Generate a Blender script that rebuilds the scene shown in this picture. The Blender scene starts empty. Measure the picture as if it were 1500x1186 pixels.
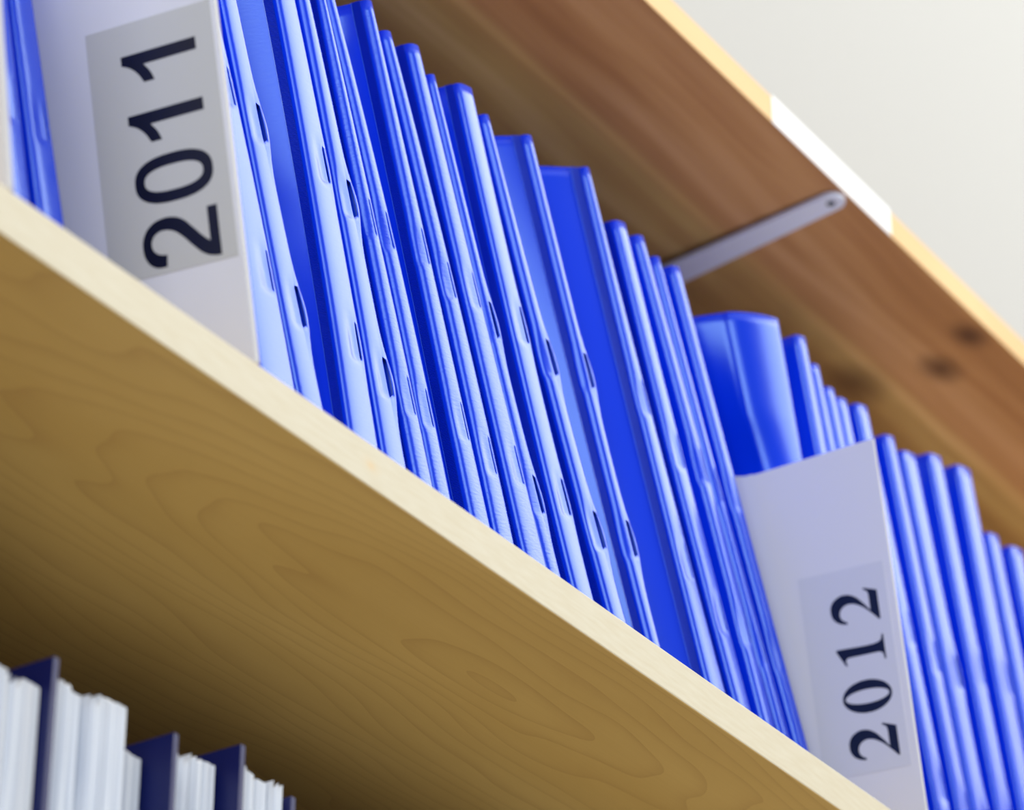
import bpy, math, random
from mathutils import Matrix, Vector
R_ = random.Random(7)
sc = bpy.context.scene
COL = sc.collection
Z0 = 1.6                       # top face of the pale shelf that carries the files

# ------------------------------------------------------------------ camera
cam_d = bpy.data.cameras.new('camera')
cam = bpy.data.objects.new('camera', cam_d); COL.objects.link(cam)
sc.camera = cam
right = Vector((0.55178828, -0.83398423, 0.0))
down = Vector((0.41701905, 0.27591196, -0.86600675))
fwd = Vector((0.72223597, 0.47785238, 0.5000323))
M = Matrix((right, -down, -fwd)).transposed().to_4x4()
M.translation = Vector((-1.03834444, -0.68699896, 0.9464951))
cam.matrix_world = M
cam_d.sensor_width = 36.0; cam_d.sensor_fit = 'HORIZONTAL'
cam_d.lens = 120.0
cam_d.clip_start = 0.05
cam_d.dof.use_dof = True
cam_d.dof.focus_distance = 1.50
cam_d.dof.aperture_fstop = 8.6

# ------------------------------------------------------------------ light
world = bpy.data.worlds.new('world'); sc.world = world
world.use_nodes = True
bg = world.node_tree.nodes['Background']
bg.inputs[0].default_value = (0.80, 0.90, 1.0, 1); bg.inputs[1].default_value = 0.17

def area(name, loc, target, sx, sy, radiance, col):
    d = bpy.data.lights.new(name, 'AREA'); d.shape = 'RECTANGLE'; d.size = sx; d.size_y = sy
    d.energy = radiance * math.pi * sx * sy; d.color = col
    o = bpy.data.objects.new(name, d); COL.objects.link(o)
    o.location = loc
    o.rotation_euler = (Vector(target) - Vector(loc)).to_track_quat('-Z', 'Y').to_euler()
    return o
area('ceiling_panel_light', (2.12, -2.38, 4.35), (-0.13, -0.13, 1.75), 4.1, 2.7, 5.5, (1.0, 0.98, 0.94))
area('side_window_light', (-3.0, -2.0, 2.70), (0.2, 0.1, 2.1), 2.9, 2.1, 5.3, (0.88, 0.94, 1.0))
area('low_fill_light', (0.95, -0.66, 0.42), (0.35, 0.05, 1.6), 1.6, 0.5, 5.2, (1.0, 0.94, 0.84))  # added fill lamp out of view, brightens the board undersides from below

sc.view_settings.view_transform = 'Standard'
sc.view_settings.look = 'None'
sc.view_settings.exposure = 0.04
sc.view_settings.gamma = 1.0
sc.view_settings.use_curve_mapping = False

# ------------------------------------------------------------------ materials
def lin(c):
    return tuple(((x / 255) / 12.92 if x <= 10 else (((x / 255) + 0.055) / 1.055) ** 2.4) for x in c) + (1,)

class N:
    def __init__(s, name, rough=0.5, base=None, spec=0.5):
        s.m = bpy.data.materials.new(name); s.m.use_nodes = True
        s.t = s.m.node_tree; s.b = s.t.nodes['Principled BSDF']
        s.b.inputs['Roughness'].default_value = rough
        s.b.inputs['Specular IOR Level'].default_value = spec
        if base: s.b.inputs['Base Color'].default_value = base
    def n(s, typ, **kw):
        o = s.t.nodes.new(typ)
        for k, v in kw.items():
            if k.startswith('i_'):
                key = k[2:]
                o.inputs[int(key) if key.isdigit() else key.replace('_', ' ')].default_value = v
            else: setattr(o, k, v)
        return o
    def l(s, a, b): s.t.links.new(a, b)
    def bump(s, h, strength, dist):
        b = s.n('ShaderNodeBump'); b.inputs['Strength'].default_value = strength; b.inputs['Distance'].default_value = dist
        s.l(h, b.inputs['Height']); s.l(b.outputs[0], s.b.inputs['Normal']); return b
    def coord(s, scale=(1, 1, 1), loc=(0, 0, 0), kind='Object'):
        tc = s.n('ShaderNodeTexCoord'); mp = s.n('ShaderNodeMapping')
        mp.inputs['Scale'].default_value = scale; mp.inputs['Location'].default_value = loc
        s.l(tc.outputs[kind], mp.inputs[0]); return mp.outputs[0]
    def ramp(s, fac, stops):
        r = s.n('ShaderNodeValToRGB'); cr = r.color_ramp
        while len(cr.elements) > 1: cr.elements.remove(cr.elements[0])
        cr.elements[0].position = stops[0][0]; cr.elements[0].color = stops[0][1]
        for p, c in stops[1:]:
            e = cr.elements.new(p); e.color = c
        s.l(fac, r.inputs[0]); return r.outputs[0]

BLUE = (0.0001, 0.034, 0.74, 1)
def blue_film(name, rough, ribs=False, grain=0.0, base=BLUE, spec=0.95):
    k = N(name, rough, base, spec)
    k.b.inputs['Specular Tint'].default_value = (0.50, 0.80, 1.0, 1)
    if ribs:
        tc = k.n('ShaderNodeTexCoord'); sx = k.n('ShaderNodeSeparateXYZ'); k.l(tc.outputs['Object'], sx.inputs[0])
        mu = k.n('ShaderNodeMath', operation='MULTIPLY'); mu.inputs[1].default_value = 2 * math.pi / 0.00078
        k.l(sx.outputs['Z'], mu.inputs[0])
        si = k.n('ShaderNodeMath', operation='SINE'); k.l(mu.outputs[0], si.inputs[0])
        k.bump(si.outputs[0], 1.0, 0.00030)
    else:
        v = k.coord((260, 260, 900))
        nz = k.n('ShaderNodeTexNoise'); nz.inputs['Scale'].default_value = 1.0; nz.inputs['Detail'].default_value = 3
        k.l(v, nz.inputs['Vector'])
        k.bump(nz.outputs[0], grain, 0.0004)
    return k.m
M_COVER = blue_film('blue_film_smooth', 0.27, grain=0.10)
M_SPINE = M_COVER
M_GRAIN = blue_film('blue_film_grained', 0.30, grain=0.42)
M_RIB = blue_film('blue_ribbed_film', 0.42, ribs=True, base=(0.0001, 0.024, 0.64, 1), spec=0.5)
M_WELD = N('blue_weld_line', 0.25, (0.05, 0.16, 0.9, 1), 0.8).m
M_SHEETS = N('white_office_paper', 0.8, (0.80, 0.80, 0.80, 1), 0.2).m

def card_mat():
    k = N('white_plastic_card', 0.42, (0.79, 0.79, 0.83, 1), 0.4)
    nz = k.n('ShaderNodeTexNoise'); nz.inputs['Scale'].default_value = 220; k.l(k.coord(), nz.inputs['Vector'])
    k.bump(nz.outputs[0], 0.08, 0.0004); return k.m
M_CARD = card_mat()
M_CORE = N('card_cut_edge', 0.6, (0.56, 0.56, 0.58, 1), 0.3).m
M_LABEL_A = N('greyish_paper_label', 0.32, (0.60, 0.60, 0.57, 1), 0.5).m
M_LABEL_B = N('clear_coated_label', 0.34, (0.71, 0.72, 0.77, 1), 0.5).m
M_INK = N('black_printed_ink', 0.35, (0.006, 0.007, 0.014, 1), 0.5).m
M_INK_B = N('navy_black_printed_ink', 0.4, (0.003, 0.008, 0.025, 1), 0.5).m
M_METAL = N('white_painted_steel', 0.38, (0.74, 0.79, 0.96, 1), 0.5).m
M_HOLE = N('dark_hole_fill', 0.4, (0.03, 0.05, 0.07, 1), 0.5).m  # dark colour for the shade inside the arm hole
M_STICK = N('white_edge_sticker', 0.5, (0.93, 0.94, 0.95, 1), 0.4).m
M_NAVY = N('navy_cover_board', 0.45, (0.001, 0.006, 0.090, 1), 0.5).m

def maple():
    k = N('pale_maple_board', 0.42, None, 0.35)
    # cathedral grain: contour lines of a stretched, wandering field, the heart of the arch near x=0.09
    v = k.coord((1, 1, 1), (-0.075, -0.060, 0))
    nz = k.n('ShaderNodeTexNoise'); nz.inputs['Scale'].default_value = 1.0; nz.inputs['Detail'].default_value = 2
    k.l(k.coord((3.2, 15, 5)), nz.inputs['Vector'])
    sep = k.n('ShaderNodeSeparateXYZ'); k.l(v, sep.inputs[0])
    def m(op, a, b=None):
        o = k.n('ShaderNodeMath', operation=op)
        for i, x in enumerate((a, b)):
            if x is None: continue
            if isinstance(x, (int, float)): o.inputs[i].default_value = x
            else: k.l(x, o.inputs[i])
        return o.outputs[0]
    xx = m('MULTIPLY', sep.outputs['X'], 1.0)
    x2 = m('MULTIPLY', xx, xx)
    y2 = m('MULTIPLY', sep.outputs['Y'], sep.outputs['Y'])
    rr = m('SQRT', m('ADD', m('MULTIPLY', x2, 0.030), m('ADD', y2, 0.00001)))
    fld = m('ADD', m('MULTIPLY', rr, 120.0), m('MULTIPLY', nz.outputs[0], 9.0))
    s1 = m('FRACT', fld)
    ring = m('POWER', s1, 5.0)
    fine = k.n('ShaderNodeTexNoise'); fine.inputs['Scale'].default_value = 1.0; fine.inputs['Detail'].default_value = 6
    k.l(k.coord((14, 700, 120)), fine.inputs['Vector'])
    mott = k.n('ShaderNodeTexNoise'); mott.inputs['Scale'].default_value = 1.0; mott.inputs['Detail'].default_value = 3
    k.l(k.coord((5, 18, 4)), mott.inputs['Vector'])
    base = k.ramp(mott.outputs[0], [(0.3, (0.55, 0.37, 0.115, 1)), (0.7, (0.62, 0.43, 0.145, 1))])
    mx = k.n('ShaderNodeMix', data_type='RGBA'); mx.blend_type = 'MIX'
    k.l(m('ADD', m('MULTIPLY', ring, 0.32), m('MULTIPLY', fine.outputs[0], 0.16)), mx.inputs[0])
    k.l(base, mx.inputs[6]); mx.inputs[7].default_value = (0.36, 0.20, 0.065, 1)
    k.l(mx.outputs[2], k.b.inputs['Base Color'])
    return k.m
M_MAPLE = maple()
def edge_mat():
    k = N('cream_maple_edge', 0.5, None, 0.3)
    nz = k.n('ShaderNodeTexNoise'); nz.inputs['Scale'].default_value = 1.0; nz.inputs['Detail'].default_value = 5
    k.l(k.coord((60, 30, 500)), nz.inputs['Vector'])
    c = k.ramp(nz.outputs[0], [(0.3, (0.60, 0.535, 0.385, 1)), (0.7, (0.64, 0.59, 0.455, 1))])
    # one small pale-brown pin knot in the edge
    vd = k.n('ShaderNodeVectorMath', operation='DISTANCE'); k.l(k.coord((1, 0.0, 1.6)), vd.inputs[0])
    vd.inputs[1].default_value = (-0.0995, 0, -0.0155)
    kn = k.ramp(vd.outputs['Value'], [(0.0, (1, 1, 1, 1)), (0.005, (0, 0, 0, 1))])
    mx = k.n('ShaderNodeMix', data_type='RGBA')
    mu = k.n('ShaderNodeMath', operation='MULTIPLY'); mu.inputs[1].default_value = 0.5; k.l(kn, mu.inputs[0])
    k.l(mu.outputs[0], mx.inputs[0]); k.l(c, mx.inputs[6]); mx.inputs[7].default_value = (0.72, 0.45, 0.15, 1)
    k.l(mx.outputs[2], k.b.inputs['Base Color'])
    return k.m
M_EDGE = edge_mat()

def pine(name, dark):
    k = N(name, 0.5, None, 0.3)
    # boards glued side by side: broad bands across the depth, running along the shelf
    warp = k.n('ShaderNodeTexNoise'); warp.inputs['Scale'].default_value = 1.0; warp.inputs['Detail'].default_value = 2
    k.l(k.coord((3.0, 14, 3)), warp.inputs['Vector'])
    band = k.n('ShaderNodeTexNoise'); band.inputs['Scale'].default_value = 1.0; band.inputs['Detail'].default_value = 4
    mp = k.coord((1.3, 42, 6))
    va = k.n('ShaderNodeVectorMath', operation='ADD'); k.l(mp, va.inputs[0])
    sc_ = k.n('ShaderNodeVectorMath', operation='SCALE'); k.l(warp.outputs['Color'], sc_.inputs[0]); sc_.inputs['Scale'].default_value = 1.2
    k.l(sc_.outputs[0], va.inputs[1]); k.l(va.outputs[0], band.inputs['Vector'])
    if dark:
        st = [(0.30, (0.34, 0.175, 0.068, 1)), (0.45, (0.46, 0.255, 0.105, 1)), (0.56, (0.55, 0.335, 0.145, 1)), (0.72, (0.66, 0.43, 0.215, 1))]
    else:
        st = [(0.3, (0.72, 0.42, 0.14, 1)), (0.7, (0.88, 0.60, 0.27, 1))]
    c = k.ramp(band.outputs[0], st)
    if dark:
        sep = k.n('ShaderNodeSeparateXYZ'); k.l(k.coord(), sep.inputs[0])
        # redder stave along the front, yellower behind it
        stave = k.ramp(sep.outputs['Y'], [(0.0, (1.0, 0.86, 0.84, 1)), (0.074, (1.0, 0.84, 0.80, 1)), (0.082, (1.25, 1.27, 1.17, 1)), (0.090, (1.04, 1.10, 0.93, 1)), (0.30, (1.04, 1.10, 0.93, 1))])
        mul = k.n('ShaderNodeMix', data_type='RGBA'); mul.blend_type = 'MULTIPLY'; mul.inputs[0].default_value = 1
        k.l(c, mul.inputs[6]); k.l(stave, mul.inputs[7]); c = mul.outputs[2]
        for (x, y, r, st_) in ((0.622, 0.013, 0.013, 0.95), (0.648, 0.046, 0.015, 0.9), (0.634, 0.100, 0.022, 0.75), (0.3485, 0.149, 0.004, 0.5)):
            vd = k.n('ShaderNodeVectorMath', operation='DISTANCE'); k.l(k.coord((0.62, 1, 0)), vd.inputs[0])
            vd.inputs[1].default_value = (x * 0.62, y, 0)
            kn = k.ramp(vd.outputs['Value'], [(0.0, (st_,) * 3 + (1,)), (r * 0.4, (st_ * 0.75,) * 3 + (1,)), (r, (0, 0, 0, 1))])
            mx = k.n('ShaderNodeMix', data_type='RGBA'); k.l(kn, mx.inputs[0]); k.l(c, mx.inputs[6])
            mx.inputs[7].default_value = (0.085, 0.030, 0.020, 1); c = mx.outputs[2]
    k.l(c, k.b.inputs['Base Color'])
    return k.m
M_PINE = pine('brown_stained_pine', True)
M_PINE_EDGE = pine('honey_pine_edge', False)

def paint(name, c):
    k = N(name, 0.8, c, 0.2)
    nz = k.n('ShaderNodeTexNoise'); nz.inputs['Scale'].default_value = 90; k.l(k.coord(), nz.inputs['Vector'])
    k.bump(nz.outputs[0], 0.1, 0.001); return k.m
M_WALL = paint('off_white_wall_paint', (0.57, 0.57, 0.55, 1))
M_CEIL = paint('white_ceiling_paint', (0.85, 0.85, 0.84, 1))
M_FLOOR = paint('beige_floor', (0.33, 0.29, 0.24, 1))

# ------------------------------------------------------------------ mesh helpers
def mesh_obj(name, verts, faces, mat, parent=None, smooth=False, mats=None, fmat=None):
    me = bpy.data.meshes.new(name); me.from_pydata([tuple(v) for v in verts], [], faces); me.update()
    for mm in (mats or [mat]): me.materials.append(mm)
    if fmat: me.polygons.foreach_set('material_index', fmat)
    if smooth: me.polygons.foreach_set('use_smooth', [True] * len(me.polygons))
    o = bpy.data.objects.new(name, me); COL.objects.link(o)
    if parent: o.parent = parent
    return o
def empty(name, loc, rot=(0, 0, 0)):
    o = bpy.data.objects.new(name, None); COL.objects.link(o); o.location = loc; o.rotation_euler = rot
    o.empty_display_size = 0.02; return o
def tag(o, label=None, cat=None, group=None, kind=None):
    if label: o['label'] = label
    if cat: o['category'] = cat
    if group: o['group'] = group
    if kind: o['kind'] = kind
    return o
def box(x0, x1, y0, y1, z0, z1):
    v = [(x, y, z) for x in (x0, x1) for y in (y0, y1) for z in (z0, z1)]
    f = [(0, 1, 3, 2), (4, 6, 7, 5), (0, 4, 5, 1), (2, 3, 7, 6), (0, 2, 6, 4), (1, 5, 7, 3)]
    return v, f
def bevel(o, w, seg=2):
    b = o.modifiers.new('bevel', 'BEVEL'); b.width = w; b.segments = seg; b.limit_method = 'ANGLE'; return o

# ------------------------------------------------------------------ room
for nm, bb, mt in (('floor', (-3.2, 4.5, -3.6, 0.32, -0.1, 0.0), M_FLOOR),
                   ('wall_back', (-3.2, 4.5, 0.32, 0.42, 0.0, 5.2), M_WALL),
                   ('ceiling', (-3.2, 4.5, -3.6, 0.42, 5.2, 5.3), M_CEIL)):
    tag(mesh_obj(nm, *box(*bb), mt), kind='structure')

# ------------------------------------------------------------------ shelves (front edge at y = 0)
def shelf(zt, th, x0, x1, mat, emat, label, depth=0.311, yf=0.0):
    v, f = box(x0, x1, 0.0, depth, -th, 0)
    o = mesh_obj('wall_shelf', v, f, None, mats=[mat, emat], fmat=[0, 0, 1, 0, 0, 0])
    o.location = (0, yf, zt); bevel(o, 0.0007)
    tag(o, label, 'shelf'); return o
shelf(Z0, 0.0192, -0.75, 1.5, M_MAPLE, M_EDGE, 'pale maple shelf board with cream front edge carrying the blue files')
top = shelf(Z0 + 0.4557, 0.0181, -0.75, 1.5, M_PINE, M_PINE_EDGE, 'brown knotty pine board above the blue files, uppermost shelf', 0.251, 0.06)
shelf(Z0 - 0.424, 0.0192, -0.75, 1.5, M_MAPLE, M_EDGE, 'lowest maple shelf, under the white booklets')

bp = mesh_obj('added_back_panel', *box(-0.75, 1.5, 0.312, 0.3195, Z0 - 0.46, Z0 + 0.4557), M_PINE)  # hidden panel added to cut bounce from the white wall
tag(bp, 'hidden brown pine panel added behind the files to cut bounced light', 'back panel')

for zlo, zhi in ((0.0, Z0 - 0.424 - 0.0195), (Z0 - 0.4235, Z0 - 0.0195)):  # unseen upright added to keep side light out of the lower compartment
    up = mesh_obj('unseen_shade_panel', *box(-0.386, -0.366, 0.0, 0.311, zlo, zhi), M_MAPLE); bevel(up, 0.0007)
    tag(up, 'unseen maple panel added left of the booklets to block side light' if zlo else 'unseen maple panel added under the lowest shelf, standing on the floor', 'panel')

# sticker on the front edge of the pine board
s = mesh_obj('edge_sticker', *box(0.3545, 0.4948, -0.0004, 0.0, -0.0181, 0.0004), M_STICK, top)
s['label'] = 'plain white sticker on the front edge'

# flat steel arm screwed under the pine board
def arm():
    n = 14; out = []
    # outline in (along, across); front end rounded, widening towards the wall
    w0, w1, L = 0.0076, 0.0120, 0.235
    for i in range(n + 1):
        a = math.pi / 2 + math.pi * i / n
        out.append((w0 * math.cos(a), w0 * math.sin(a)))
    out.append((L, -w1)); out.append((L, w1))
    hole = []
    for i in range(16):
        a = 2 * math.pi * i / 16
        hole.append((0.0006 + 0.0029 * math.cos(a), 0.0029 * math.sin(a)))
    cu = bpy.data.curves.new('support_arm', 'CURVE'); cu.dimensions = '2D'; cu.fill_mode = 'BOTH'; cu.extrude = 0.0011; cu.bevel_depth = 0.0003
    for pts in (out, hole):
        sp = cu.splines.new('POLY'); sp.points.add(len(pts) - 1); sp.use_cyclic_u = True
        for p, q in zip(sp.points, pts): p.co = (q[0], q[1], 0, 1)
    tmp = bpy.data.objects.new('tmp', cu); COL.objects.link(tmp)
    bpy.context.view_layer.update()
    me = bpy.data.meshes.new_from_object(tmp.evaluated_get(bpy.context.evaluated_depsgraph_get()))
    bpy.data.objects.remove(tmp)
    me.materials.clear(); me.materials.append(M_METAL)
    o = bpy.data.objects.new('support_arm', me); COL.objects.link(o); return o
A = arm(); A.parent = top
ARM_P = Vector((0.4400, 0.0095, -0.0181 - 0.0022))
d_ = Vector((0.035, 0.290, -0.006)).normalized()        # runs back to the wall
side = Vector((0, 0, 1)).cross(d_).normalized(); nrm = d_.cross(side)
mm = Matrix((d_, side, nrm)).transposed().to_4x4(); mm.translation = ARM_P
A.matrix_local = mm
A['label'] = 'white painted flat steel arm under the board'
def cyl(r, h, n=16):
    v = [(r * math.cos(2 * math.pi * i / n), r * math.sin(2 * math.pi * i / n), z) for z in (0, h) for i in range(n)]
    f = [tuple(range(n))[::-1], tuple(range(n, 2 * n))] + [(i, (i + 1) % n, n + (i + 1) % n, n + i) for i in range(n)]
    return v, f
plug = mesh_obj('hole_shade_plug', *cyl(0.0028, 0.0028), M_HOLE, A); plug.location = (0.0006, 0, -0.0014)  # dark plug fills the hole in place of the shade inside it
plug['label'] = 'dark plug standing for the shade inside the arm hole'

# ------------------------------------------------------------------ blue report files
def smooth(t): t = max(0.0, min(1.0, t)); return t * t * (3 - 2 * t)

def quad(X):           # X at z = 0, .15, .3 -> coefficients
    a, b, c = X
    q2 = (c - 2 * b + a) / (2 * 0.15 ** 2); q1 = (b - a) / 0.15 - q2 * 0.15
    return a, q1, q2

def report_file(X, H, Y0, K, ws, prev, label, group, slits=(0.130, 0.218), dent=1.0, tongue=0.0, rib=True, grain=False, Wmax=(0.03, 0.03), crease=0.0, depth=0.215, seed=0, fl=0.0, curve=0.0, wp=1.0):
    """X: right-hand spine line at heights 0/.15/.3, prev: the same of the neighbour to the left"""
    rnd = random.Random(seed)
    a, q1, q2 = quad(X)
    th = math.atan(-(X[2] - X[0]) / 0.3); ct, st = math.cos(th), math.sin(th)
    def Wl(l):         # room for the file at length l
        z = l * ct
        p0, p1, p2 = quad(prev)
        w = ((a + q1 * z + q2 * z * z) - (p0 + p1 * z + p2 * z * z)) * ct - 0.0012
        t = (l / H) ** wp
        return max(0.0035, min(w, Wmax[0] * (1 - t) + Wmax[1] * t))
    W0 = Wl(0)
    lift = max(W0 * st, 0) + 0.0006
    root = empty('report_file', (a - lift * math.tan(th), Y0, Z0 + lift), (0, -th, 0))
    H2 = H
    def bow(l):
        z = l * ct
        return (a + q1 * z + q2 * z * z - (a - math.tan(th) * z)) * ct
    # slit intervals measured up from the bottom
    SL = []
    for s_ in slits:
        lc = H - s_
        SL.append((lc - 0.0098, lc + 0.0098))
    rows = set()
    n0 = 52
    for i in range(n0 + 1): rows.add(round(H * i / n0, 5))
    for (s0, s1) in SL:
        for i in range(-3, 16): rows.add(round(s0 + (s1 - s0) * i / 12, 5))
    rows = sorted(r for r in rows if 0 <= r <= H)
    ww = [rnd.uniform(0, 6.28) for _ in range(6)]
    def wsl(l):
        t = l / H
        w = ws[0] * (1 - t) + ws[1] * t
        return min(w, Wl(l) * 0.96)
    SU = 0.0026        # slit distance from the right fold
    def flare(t):
        t = max(0.0, min(1.0, t))
        return (1 - fl) * smooth(t) + fl * (1 - (1 - t) ** 1.8)
    def section(l):
        w = wsl(l); W = max(Wl(l), w + 0.0002)
        pts = []
        # right-hand cover, front to back reversed later
        pts.append((0.0, depth)); pts.append((0.0, depth * 0.5)); pts.append((0.0, 0.02)); pts.append((0.0, 0.004)); pts.append((0.0, 0.0012))
        pts.append((-0.00025, 0.00045)); pts.append((-0.0007, 0.0))
        su = min(SU, w * 0.38)
        pts.append((-su * 0.65, -0.00012))
        pts.append((-su, -0.0001))               # column of the slit
        pw = 2.0 + 1.3 * smooth((w - 0.005) / 0.008)
        r2 = min(w * 0.8, 0.0042)
        for q in (0.03, 0.08, 0.15, 0.25, 0.38, 0.52, 0.65, 0.76, 0.85, 0.91, 0.955, 0.98, 0.992, 0.999, 1.0):
            pts.append((-(su + (w - su) * q), -0.0001 + r2 * (1 - (1 - q ** pw) ** (1 / pw))))
        vb = pts[-1][1]
        bandw = 0.0044 - 0.0016 * fl
        for i in range(1, 4):
            v_ = vb + bandw * i / 3
            pts.append((-w - (W - w) * flare((v_ - vb) / 0.055), v_))
        ie = len(pts) - 1
        for v_ in (vb + 0.010, vb + 0.017, vb + 0.026, vb + 0.036, vb + 0.048, vb + 0.058, 0.12, depth):
            pts.append((-w - (W - w) * flare((v_ - vb) / 0.055), v_))
        return pts, w, vb
    CS = 8                                        # slit column index
    verts = []; idx = {}
    secs = []
    for j, l in enumerate(rows):
        pts, w, vb = section(l)
        secs.append((pts, w, vb))
        for c, (u, v) in enumerate(pts):
            vv = v
            if curve and c >= 6: vv += curve * (min(1.0, abs(u) / w) ** 1.6) * (0.4 + 0.6 * l / H)
            uu = u
            # dents beside each slit: the strap inside pulls the film in, the other lip stays proud
            for k_, (s0, s1) in enumerate(SL):
                t = (l - s0) / (s1 - s0)          # 0 bottom .. 1 top
                if c >= CS and c < CS + 17 and -0.25 < t < 1.6:
                    du = abs(u) - abs(pts[CS][0])
                    up = smooth((t + 0.12) / 0.20) * (1 - smooth((t - 0.45) / 1.0))
                    vv += dent * up * (0.00012 * math.exp(-(du / 0.0015) ** 2) + 0.0009 * math.exp(-((du - 0.0036) / 0.0026) ** 2))
                if c < CS and c >= 3:
                    g = math.exp(-((t - 0.35) / 0.75) ** 2)
                    uu += tongue * 0.0018 * g * (1 if c > 4 else 0.5); vv -= tongue * 0.0010 * g
            # soft waviness of the film
            wav = 0.00020 * math.sin(l * 38 + ww[0] + u * 60) + 0.00010 * math.sin(l * 83 + ww[1] - u * 90)
            if 4 <= c <= CS + 16: uu += wav; vv += wav * 0.5
            elif c > CS + 16: uu += 0.0005 * math.sin(l * 21 + ww[2] + v * 40) * min(1, (v - vb) / 0.02)
            idx[(j, c)] = len(verts)
            verts.append([uu + bow(l), vv + K * ct * l, l])
    nc = len(secs[0][0])
    # split the slit column
    left = {}
    for (s0, s1) in SL:
        for j, l in enumerate(rows):
            if s0 + 1e-4 < l < s1 - 1e-4:
                t = (l - s0) / (s1 - s0)
                gap = 0.00010 * min(1, 6 * min(t, 1 - t))
                b = verts[idx[(j, CS)]]
                left[j] = len(verts)
                verts.append([b[0] - gap, b[1] + 0.0001 * dent, b[2]])
                # undo the dent on the right lip
                pts, w, vb = secs[j]
                b[0] = pts[CS][0] + bow(l) + gap * 0.6
                b[1] = pts[CS][1] + K * ct * l - 0.0001
                if tongue: b[0] += tongue * 0.0015 * math.exp(-((t - 0.35) / 0.75) ** 2); b[1] -= tongue * 0.0008
    faces = []; fm = []
    for j in range(len(rows) - 1):
        for c in range(nc - 1):
            def I(jj, cc):
                if cc == CS and c == CS and jj in left: return left[jj]
                return idx[(jj, cc)]
            faces.append((I(j, c), I(j, c + 1), I(j + 1, c + 1), I(j + 1, c)))
            fm.append(1 if (grain and 5 <= c < CS + 15) else 0)
    cv = mesh_obj('cover', verts, faces, None, root, smooth=True, mats=[M_COVER, M_GRAIN], fmat=fm)
    so = cv.modifiers.new('thickness', 'SOLIDIFY'); so.thickness = 0.00045; so.offset = 1.0
    # ribbed hinge strip on the left cover, its welded outer edge, and the sheets inside
    if rib:
        c0 = CS + 6 + 9; c1 = c0 + 3
        def strip(nm, offs, mat, lo=0.0, hi=1.0, th_=0.00018):
            vs = []; fs = []
            for j, l in enumerate(rows):
                P = [Vector(verts[idx[(j, c)]]) for c in (c0, c0 + 1, c0 + 2, c1)]
                def at(t):
                    x = t * 3; i = min(2, int(x)); return P[i].lerp(P[i + 1], x - i)
                q0, q1 = at(lo), at(hi)
                d = (q1 - q0).normalized(); nn = Vector((-d.y, d.x, 0)).normalized()
                if nn.x > 0: nn = -nn
                vs += [q0 + nn * (offs - 0.0001), q0 + nn * (offs + th_), q1 + nn * (offs + th_), q1 + nn * (offs - 0.0001)]
                if j:
                    b = 4 * (j - 1)
                    for k_ in range(3): fs.append((b + k_, b + k_ + 1, b + k_ + 5, b + k_ + 4))
            return mesh_obj(nm, vs, fs, mat, root, smooth=False)
        strip('hinge_strip', 0.00048, M_RIB, 0.0, 0.93)
        strip('weld_line', 0.00048, M_WELD, 0.955, 1.0, 0.00035)
    # paper sheets
    pv = []; pf = []
    hs = min(0.297, H - 0.008)
    for l in (0.002, hs * 0.5, hs):
        W = Wl(l); w = wsl(l)
        x1 = -0.0008 + bow(l); vf = 0.014
        x0b = -max(W - 0.0012, 0.0016) + bow(l); x0f = -max(w - 0.001, 0.0014) + bow(l)
        y = K * ct * l
        pv += [(x1, vf + y, l), (x1, depth - 0.004 + y, l), (x0b, depth - 0.004 + y, l), (x0b, 0.075 + y, l), (x0f, vf + 0.006 + y, l)]
    for j in range(2):
        for k_ in range(5): pf.append((5 * j + k_, 5 * j + (k_ + 1) % 5, 5 * j + 5 + (k_ + 1) % 5, 5 * j + 5 + k_))
    pf += [(4, 3, 2, 1, 0), (10, 11, 12, 13, 14)]
    mesh_obj('paper_sheets', pv, pf, M_SHEETS, root)
    tag(root, label, 'file folder', group)
    return root

G1 = 'blue report files between the 2011 and 2012 dividers'
G0 = 'blue report files left of the 2011 divider'
G2 = 'blue report files behind and beyond the 2012 divider'
A_ = (0.046, 0.115); B_ = (0.046, 0.04)
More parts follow.
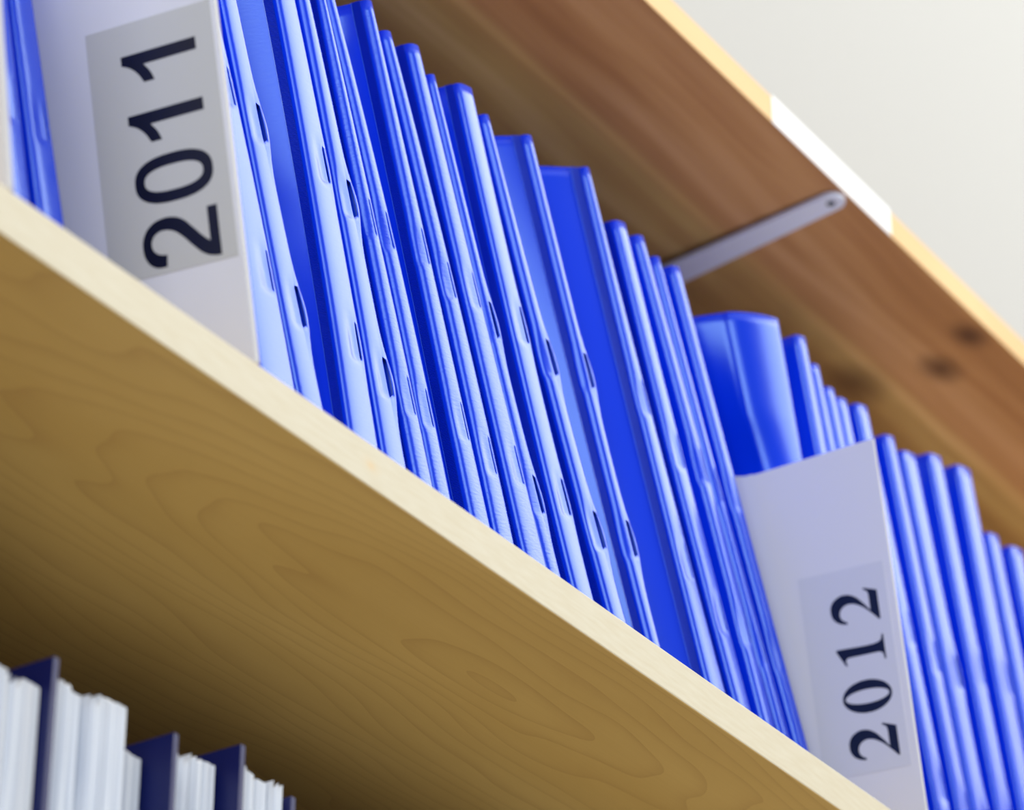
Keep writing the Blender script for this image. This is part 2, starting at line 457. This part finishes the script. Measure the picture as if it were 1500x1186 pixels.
# name, right-hand line X(0, .15, .3), height, (Y0, K), spine width (bottom, top), max thickness, options, label, group
FILES = [
 ('b', (-0.2418, -0.2601, -0.2785), .310, A_, (.012, .010), (.016, .016), {}, 'blue report file at the left frame edge, touching the blank white card', G0),
 ('a', (-0.2207, -0.2441, -0.2676), .310, A_, (.014, .011), (.018, .018), {}, 'blue report file immediately left of the 2011 divider', G0),
 ('0', (-0.0756, -0.1042, -0.1452), .310, A_, (.024, .014), (.045, .03), {}, 'bulging blue report file touching the right side of the 2011 divider', G1),
 ('A', (-0.0524, -0.0857, -0.1186), .310, A_, (.016, .009), (.020, .018), dict(tongue=1.0, rib=False), 'narrow blue report file with buckled spine, second right of the 2011 divider', G1),
 ('B', (-0.0190, -0.0385, -0.0670), .312, A_, (.019, .0125), (.034, .045), dict(tongue=0.2, fl=.4), 'thick blue report file with pale broad spine, third right of the 2011 divider', G1),
 ('B2', (0.0040, -0.0215, -0.0530), .306, A_, (.016, .006), (.020, .012), dict(tongue=1.1, rib=False), 'blue report file with gaping slit, fourth right of the 2011 divider', G1),
 ('C', (0.0257, -0.0044, -0.0382), .306, A_, (.012, .0035), (.020, .013), dict(grain=True), 'blue report file with thin bright spine, fifth right of the 2011 divider', G1),
 ('D', (0.0383, 0.0098, -0.0295), .308, A_, (.0115, .0055), (.016, .008), dict(grain=True, rib=False), 'blue report file just left of the first visible top corner', G1),
 ('E', (0.0700, 0.0390, 0.0063), .312, A_, (.0135, .0050), (.028, .031), dict(grain=True), 'blue report file with the leftmost visible top corner and dark cover', G1),
 ('F', (0.0884, 0.0580, 0.0188), .306, A_, (.0135, .0055), (.021, .012), dict(grain=True), 'slim blue report file, second visible top corner from the left', G1),
 ('G', (0.1175, 0.0804, 0.0439), .311, A_, (.016, .0075), (.025, .022), dict(grain=True), 'blue report file, third visible top corner from the left, wrinkled lower spine', G1),
 ('H', (0.1309, 0.0914, 0.0542), .305, A_, (.0105, .0042), (.013, .009), dict(grain=True, rib=False, tongue=.7), 'slimmest blue report file, left of the pale flat-spined file at centre', G1),
 ('I', (0.1576, 0.1206, 0.0898), .313, A_, (.014, .0115), (.024, .028), dict(tongue=.3, fl=.4), 'blue report file with a broad flat pale spine, fifth visible top corner', G1),
 ('J', (0.1880, 0.1424, 0.1012), .306, A_, (.0125, .0048), (.028, .010), dict(tongue=.9), 'slim blue report file, right of the broad flat pale spine', G1),
 ('K', (0.2156, 0.1786, 0.1442), .316, A_, (.0085, .0055), (.026, .042), dict(tongue=.9, fl=1.0), 'blue report file with bright blue wide cover, seventh visible top corner', G1),
 ('L', (0.2743, 0.2366, 0.2018), .322, A_, (.015, .0048), (.052, .056), dict(fl=1.0), 'blue report file with the widest glossy cover, left of the steel arm', G1),
 ('M', (0.3007, 0.2632, 0.2309), .312, A_, (.012, .0095), (.022, .018), dict(), 'blue report file, leftmost of the four just left of the steel arm', G1),
 ('N', (0.3221, 0.2882, 0.2499), .315, A_, (.010, .0065), (.020, .016), dict(rib=False), 'slim blue report file, second of the four just left of the steel arm', G1),
 ('O', (0.3400, 0.3006, 0.2639), .312, A_, (.008, .0050), (.014, .012), dict(rib=False), 'slim blue report file, third of the four just left of the steel arm', G1),
 ('P', (0.3590, 0.3212, 0.2864), .316, A_, (.009, .0075), (.016, .018), dict(rib=False), 'blue report file touching the left face of the 2012 divider', G1),
 ('Q', (0.3985, 0.3740, 0.3480), .305, B_, (.0155, .0300), (.016, .052), dict(rib=False, fl=1.0, curve=0.013, wp=5.0), 'broad light blue file with curved spine rising behind the 2012 divider', G2),
 ('R', (0.4400, 0.4100, 0.3790), .308, B_, (.012, .0090), (.026, .022), dict(rib=False), 'blue file right of the broad curved one, behind the 2012 divider', G2),
 ('S', (0.4560, 0.4250, 0.3900), .300, B_, (.012, .0080), (.014, .012), dict(rib=False), 'blue file, second right of the broad curved one, behind the 2012 divider', G2),
 ('T', (0.4700, 0.4385, 0.4045), .293, B_, (.012, .0090), (.014, .012), dict(rib=False), 'short blue file, third right of the broad curved one, behind the 2012 divider', G2),
 ('U', (0.4850, 0.4520, 0.4190), .293, B_, (.013, .0100), (.016, .014), dict(rib=False), 'short blue file, fourth right of the broad curved one, behind the 2012 divider', G2),
 ('V', (0.5130, 0.4800, 0.4450), .298, B_, (.014, .0120), (.026, .024), dict(rib=False), 'blue file peeping over the top corner of the 2012 divider', G2),
 ('V2', (0.5400, 0.5080, 0.4750), .293, B_, (.014, .0100), (.024, .026), dict(rib=False), 'blue file immediately beyond the right edge of the 2012 divider', G2),
 ('W', (0.5667, 0.5339, 0.5011), .294, B_, (.017, .0150), (.024, .024), dict(rib=False, tongue=.5), 'blue file with rounded top, second beyond the 2012 divider', G2),
 ('X', (0.5990, 0.5690, 0.5390), .307, B_, (.018, .0140), (.030, .034), dict(rib=False), 'blue file with bright spine, third beyond the 2012 divider', G2),
 ('Y', (0.6330, 0.6060, 0.5800), .316, B_, (.019, .0160), (.032, .036), dict(rib=False), 'tall blue file with bright spine, left of the step at the right edge', G2),
 ('Z', (0.6600, 0.6320, 0.6040), .286, B_, (.016, .0130), (.024, .022), dict(rib=False), 'low blue file right after the step down at the right frame edge', G2),
 ('ZZ', (0.6950, 0.6670, 0.6380), .290, B_, (.018, .0150), (.032, .030), dict(rib=False), 'blue file cut off by the right frame edge, its top corner in view', G2),
 ('ZY', (0.7250, 0.6970, 0.6680), .285, B_, (.018, .0150), (.026, .026), dict(rib=False), 'rearmost blue file, at the right frame edge below the corner', G2),
]
prevX = (-0.262, -0.29, -0.32)
for i, (nm, X, H, (Y0, K), ws, Wm, opt, lab, grp) in enumerate(FILES):
    if nm == 'Q': prevX = (0.3790, 0.3545, 0.3000)
    if nm == '0': prevX = (-0.1640, -0.1980, -0.2400)
    report_file(X, H, Y0, K, ws, prevX, lab, grp, Wmax=Wm, seed=i * 13 + 5, dent=0.75 + 0.5 * R_.random(), **opt)
    prevX = X

# ------------------------------------------------------------------ year dividers
# glyph outlines: lists of closed splines; each point (x, y) or with 's' smooth handles
def glyph_mesh(name, splines, mat, thick):
    cu = bpy.data.curves.new(name, 'CURVE'); cu.dimensions = '2D'; cu.fill_mode = 'BOTH'; cu.extrude = thick; cu.resolution_u = 10
    for pts in splines:
        sp = cu.splines.new('BEZIER'); sp.bezier_points.add(len(pts) - 1); sp.use_cyclic_u = True
        n = len(pts)
        for i, p in enumerate(pts):
            b = sp.bezier_points[i]; b.co = (p[0], p[1], 0)
            k = p[2] if len(p) > 2 else 'v'
            h = 'AUTO' if k == 's' else 'VECTOR'
            b.handle_left_type = h; b.handle_right_type = h
    tmp = bpy.data.objects.new('tmp', cu); COL.objects.link(tmp); bpy.context.view_layer.update()
    me = bpy.data.meshes.new_from_object(tmp.evaluated_get(bpy.context.evaluated_depsgraph_get()))
    bpy.data.objects.remove(tmp); me.materials.clear(); me.materials.append(mat)
    return me
def ell(cx, cy, rx, ry, n=16, rev=False):
    p = [(cx + rx * math.cos(2 * math.pi * i / n), cy + ry * math.sin(2 * math.pi * i / n), 's') for i in range(n)]
    return p[::-1] if rev else p
def superell(cx, cy, rx, ry, n=24, e=2.5, rev=False):
    p = []
    for i in range(n):
        a = 2 * math.pi * i / n; c, s_ = math.cos(a), math.sin(a)
        p.append((cx + rx * math.copysign(abs(c) ** (2 / e), c), cy + ry * math.copysign(abs(s_) ** (2 / e), s_), 's'))
    return p[::-1] if rev else p
# sans digits, cap height 1, advance 0.69
SANS = {
 '0': [superell(.345, .5, .275, .52), superell(.345, .5, .145, .39, rev=True)],
 '1': [[(.30, 0), (.445, 0), (.445, 1.01), (.34, 1.01), (.29, .90, 's'), (.20, .80, 's'), (.09, .73), (.09, .585), (.20, .635, 's'), (.30, .715)]],
 '2': [[(.05, 0), (.62, 0), (.62, .13), (.235, .13), (.29, .20, 's'), (.43, .335, 's'), (.555, .47, 's'), (.605, .60, 's'), (.61, .74, 's'), (.565, .885, 's'), (.46, .985, 's'), (.32, 1.015, 's'), (.17, .975, 's'), (.08, .87, 's'), (.06, .72), (.195, .705), (.215, .80, 's'), (.265, .87, 's'), (.335, .895, 's'), (.415, .87, 's'), (.465, .80, 's'), (.475, .715, 's'), (.445, .60, 's'), (.365, .49, 's'), (.215, .345, 's'), (.11, .225, 's'), (.06, .10, 's')]],
}
# heavy seriffed digits, cap height 1, advance 0.74
SERIF = {
 '0': [ell(.37, .5, .315, .515, 20), ell(.37, .5, .135, .455, 20, True)],
 '1': [[(.13, 0), (.61, 0), (.61, .035), (.52, .06, 's'), (.475, .13, 's'), (.475, 1.01), (.43, 1.01), (.13, .845), (.14, .81), (.225, .835, 's'), (.275, .80, 's'), (.285, .72), (.285, .13), (.25, .06, 's'), (.13, .035)]],
 '2': [[(.03, 0), (.60, 0), (.695, .285), (.66, .285), (.60, .205, 's'), (.50, .185), (.235, .185), (.42, .335, 's'), (.565, .49, 's'), (.63, .68, 's'), (.595, .86, 's'), (.49, .98, 's'), (.335, 1.015, 's'), (.19, .97, 's'), (.09, .85, 's'), (.05, .70), (.085, .69), (.15, .79, 's'), (.25, .83, 's'), (.36, .79, 's'), (.425, .69, 's'), (.43, .56, 's'), (.36, .39, 's'), (.20, .195, 's'), (.03, .035)]],
}
def divider(x0, k, H, D, th, lab, year=None, glyphs=None, adv=0, gh=0, s0=0, y0=0, dy=0, lrect=None, lmat=None, ink=None, shear=0.0, gw=1.0, gy=0.0):
    t = math.atan(k)
    # local frame: x = thickness (left face at x = 0 minus), y = depth, z = along the lean
    root = empty('divider_card', (x0, 0.0, Z0 + th * math.sin(t) * 0 + 0.0006), (0, -t, 0))
    v, f = box(0, th, 0.0005, D, 0, H)
    c = mesh_obj('card', v, f, None, root, mats=[M_CARD, M_CORE], fmat=[0, 0, 1, 0, 0, 0]); bevel(c, 0.0004, 2)
    if lrect:
        s_a, s_b, ya, yb = lrect
        v = []
        for x in (-0.00018, 0.0):
            for (s_, y) in ((s_a, ya), (s_a, yb), (s_b, yb), (s_b, ya)): v.append((x, y, s_ + shear * (y - ya)))
        f = [(3, 2, 1, 0), (4, 5, 6, 7), (0, 1, 5, 4), (1, 2, 6, 5), (2, 3, 7, 6), (3, 0, 4, 7)]
        lb = mesh_obj('year_label', v, f, lmat, root)
        lb['label'] = 'sticker printed %s' % year
        for i, ch in enumerate(year):
            me = glyph_mesh('digit', glyphs[ch], ink, 0.00003)
            o = bpy.data.objects.new('digit', me); COL.objects.link(o); o.parent = lb
            # glyph x -> +z (reads upwards), glyph y -> +y (into the shelf), face towards -x
            s_ = s0 + adv * i
            mt = Matrix(((0, 0, -1, -0.00023), (0, gh, 0, y0 + dy * i), (gw, shear * gh, 0, s_ + shear * 0), (0, 0, 0, 1)))
            me.transform(mt)
    tag(root, lab, 'divider')
    return root
divider(-0.17038 - 0.0028, 0.24915, 0.212, 0.297, 0.0028, 'white divider card with large black 2011 label, near the left frame edge', '2011', SANS, 0.0258, 0.0362, 0.0450, 0.0100, 0.0004, (0.0440, 0.1515, 0.0025, 0.0640), M_LABEL_A, M_INK, 0.10, 0.0365)
divider(0.3747 - 0.0022, 0.1737, 0.2105, 0.297, 0.0022, 'white divider card with black seriffed 2012 label, lower right', '2012', SERIF, 0.0238, 0.0268, 0.0432, 0.0100, 0.0001, (0.0375, 0.1450, 0.0048, 0.0535), M_LABEL_B, M_INK_B, 0.05, 0.0270)
divider(-0.3113 - 0.0028, 0.20, 0.212, 0.297, 0.0028, 'blank white divider card cut off by the left frame edge')

# ------------------------------------------------------------------ lower shelf: booklets and navy cards
ZB = Z0 - 0.424
def booklet(x1, w, yf, h, label, navy=False):
    root = None
    D = 0.210
    v = []; f = []
    # gently curved fore edge: sheets fanned a little
    n = 6
    for z in (0.0, h):
        for i in range(n + 1):
            u = -w + w * i / n
            v.append((u, (0.0016 * math.sin(i * 2.1 + x1 * 300) if not navy else 0), z - (0.0012 * ((i * 7) % 3) if z and not navy else 0)))
        v.append((0, D, z)); v.append((-w, D, z))
    m = n + 3
    for i in range(m): f.append((i, (i + 1) % m, m + (i + 1) % m, m + i))
    f += [tuple(range(m))[::-1], tuple(range(m, 2 * m))]
    nm = 'navy_divider_board' if navy else 'booklet'
    o = mesh_obj(nm, v, f, M_NAVY if navy else M_PAPER)
    o.location = (x1, yf, ZB)
    tag(o, label, 'divider' if navy else 'booklet', None if navy else 'white booklets on the lower shelf')
    return o
def paper_mat():
    k = N('white_booklet_paper', 0.7, None, 0.3)
    nz = k.n('ShaderNodeTexNoise'); nz.inputs['Scale'].default_value = 1.0; nz.inputs['Detail'].default_value = 3
    k.l(k.coord((700, 30, 6)), nz.inputs['Vector'])
    k.l(k.ramp(nz.outputs[0], [(0.35, (0.60, 0.65, 0.75, 1)), (0.60, (0.92, 0.94, 0.97, 1))]), k.b.inputs['Base Color']); return k.m
M_PAPER = paper_mat()
BK = []
def run(x0, x1, n, ztop, tag_, yf=0.068, jit=0.002):
    x0 += (yf - 0.06) * 1.13; x1 += (yf - 0.06) * 1.13; ztop = (ztop[0] + (yf - 0.06) * 0.7, ztop[1] + (yf - 0.06) * 0.7)
    w = (x1 - x0) / n
    pos = ['first', 'second', 'third', 'fourth', 'fifth', 'sixth'][:n]
    for i in range(n):
        z = ztop[0] + (ztop[1] - ztop[0]) * (i / max(1, n - 1)) + R_.uniform(-jit, jit)
        booklet(x0 + w * (i + 1) - 0.0004, w - 0.0008, yf + R_.uniform(-.002, .002), (Z0 + z) - ZB, 'white booklet, %s from left, %s' % (pos[i], tag_))
run(-0.262, -0.2145, 6, (-0.1335, -0.1345), 'left of the tallest navy board')
booklet(-0.2030, 0.0030, 0.061, Z0 - 0.1185 - ZB, 'tallest navy board standing between white booklets at the lower left', True)
run(-0.2105, -0.1665, 6, (-0.1275, -0.1245), 'right of the tallest navy board')
run(-0.1655, -0.1530, 2, (-0.1395, -0.1398), 'of the low pair before the middle navy board', 0.074)
booklet(-0.1338, 0.0028, 0.061, Z0 - 0.1220 - ZB, 'middle navy board of the three, right of the low pair of booklets', True)
run(-0.1475, -0.1125, 5, (-0.131, -0.1285), 'between the middle and right navy boards', 0.073)
booklet(-0.0934, 0.0028, 0.061, Z0 - 0.1115 - ZB, 'right navy board of the three, before the last white booklets', True)
run(-0.0995, -0.0735, 4, (-0.121, -0.1225), 'right of the right navy board', 0.066)
booklet(-0.0620, 0.0028, 0.060, Z0 - 0.1220 - ZB, 'dark navy board just entering at the bottom frame edge, rightmost', True)

for i, x in enumerate((-0.75, -0.64, -0.50, -0.36, -0.0580, 0.05, 0.16, 0.27, 0.38, 0.49, 0.60, 0.71, 0.82)):  # unseen dark boxes added to block bounce light below the file shelf
    w_ = 0.100 if x != -0.36 else 0.090
    v, f = box(0, w_, 0, 0.225, 0, 0.300)
    b = mesh_obj('unseen_light_blocker', v, f, M_NAVY); bevel(b, 0.0015)
    b.location = (x, 0.078, ZB)
    tag(b, 'unseen navy box added to block light, lowest shelf, %s %s' % (('fourth', 'third', 'second', 'first')[i] if i < 4 else ('first', 'second', 'third', 'fourth', 'fifth', 'sixth', 'seventh', 'eighth', 'ninth')[i - 4], 'left of the white booklets' if x < -0.3 else 'right of the navy boards'), 'box', 'unseen light-blocking boxes %s' % ('left of the booklets' if x < -0.3 else 'right of the booklets'))
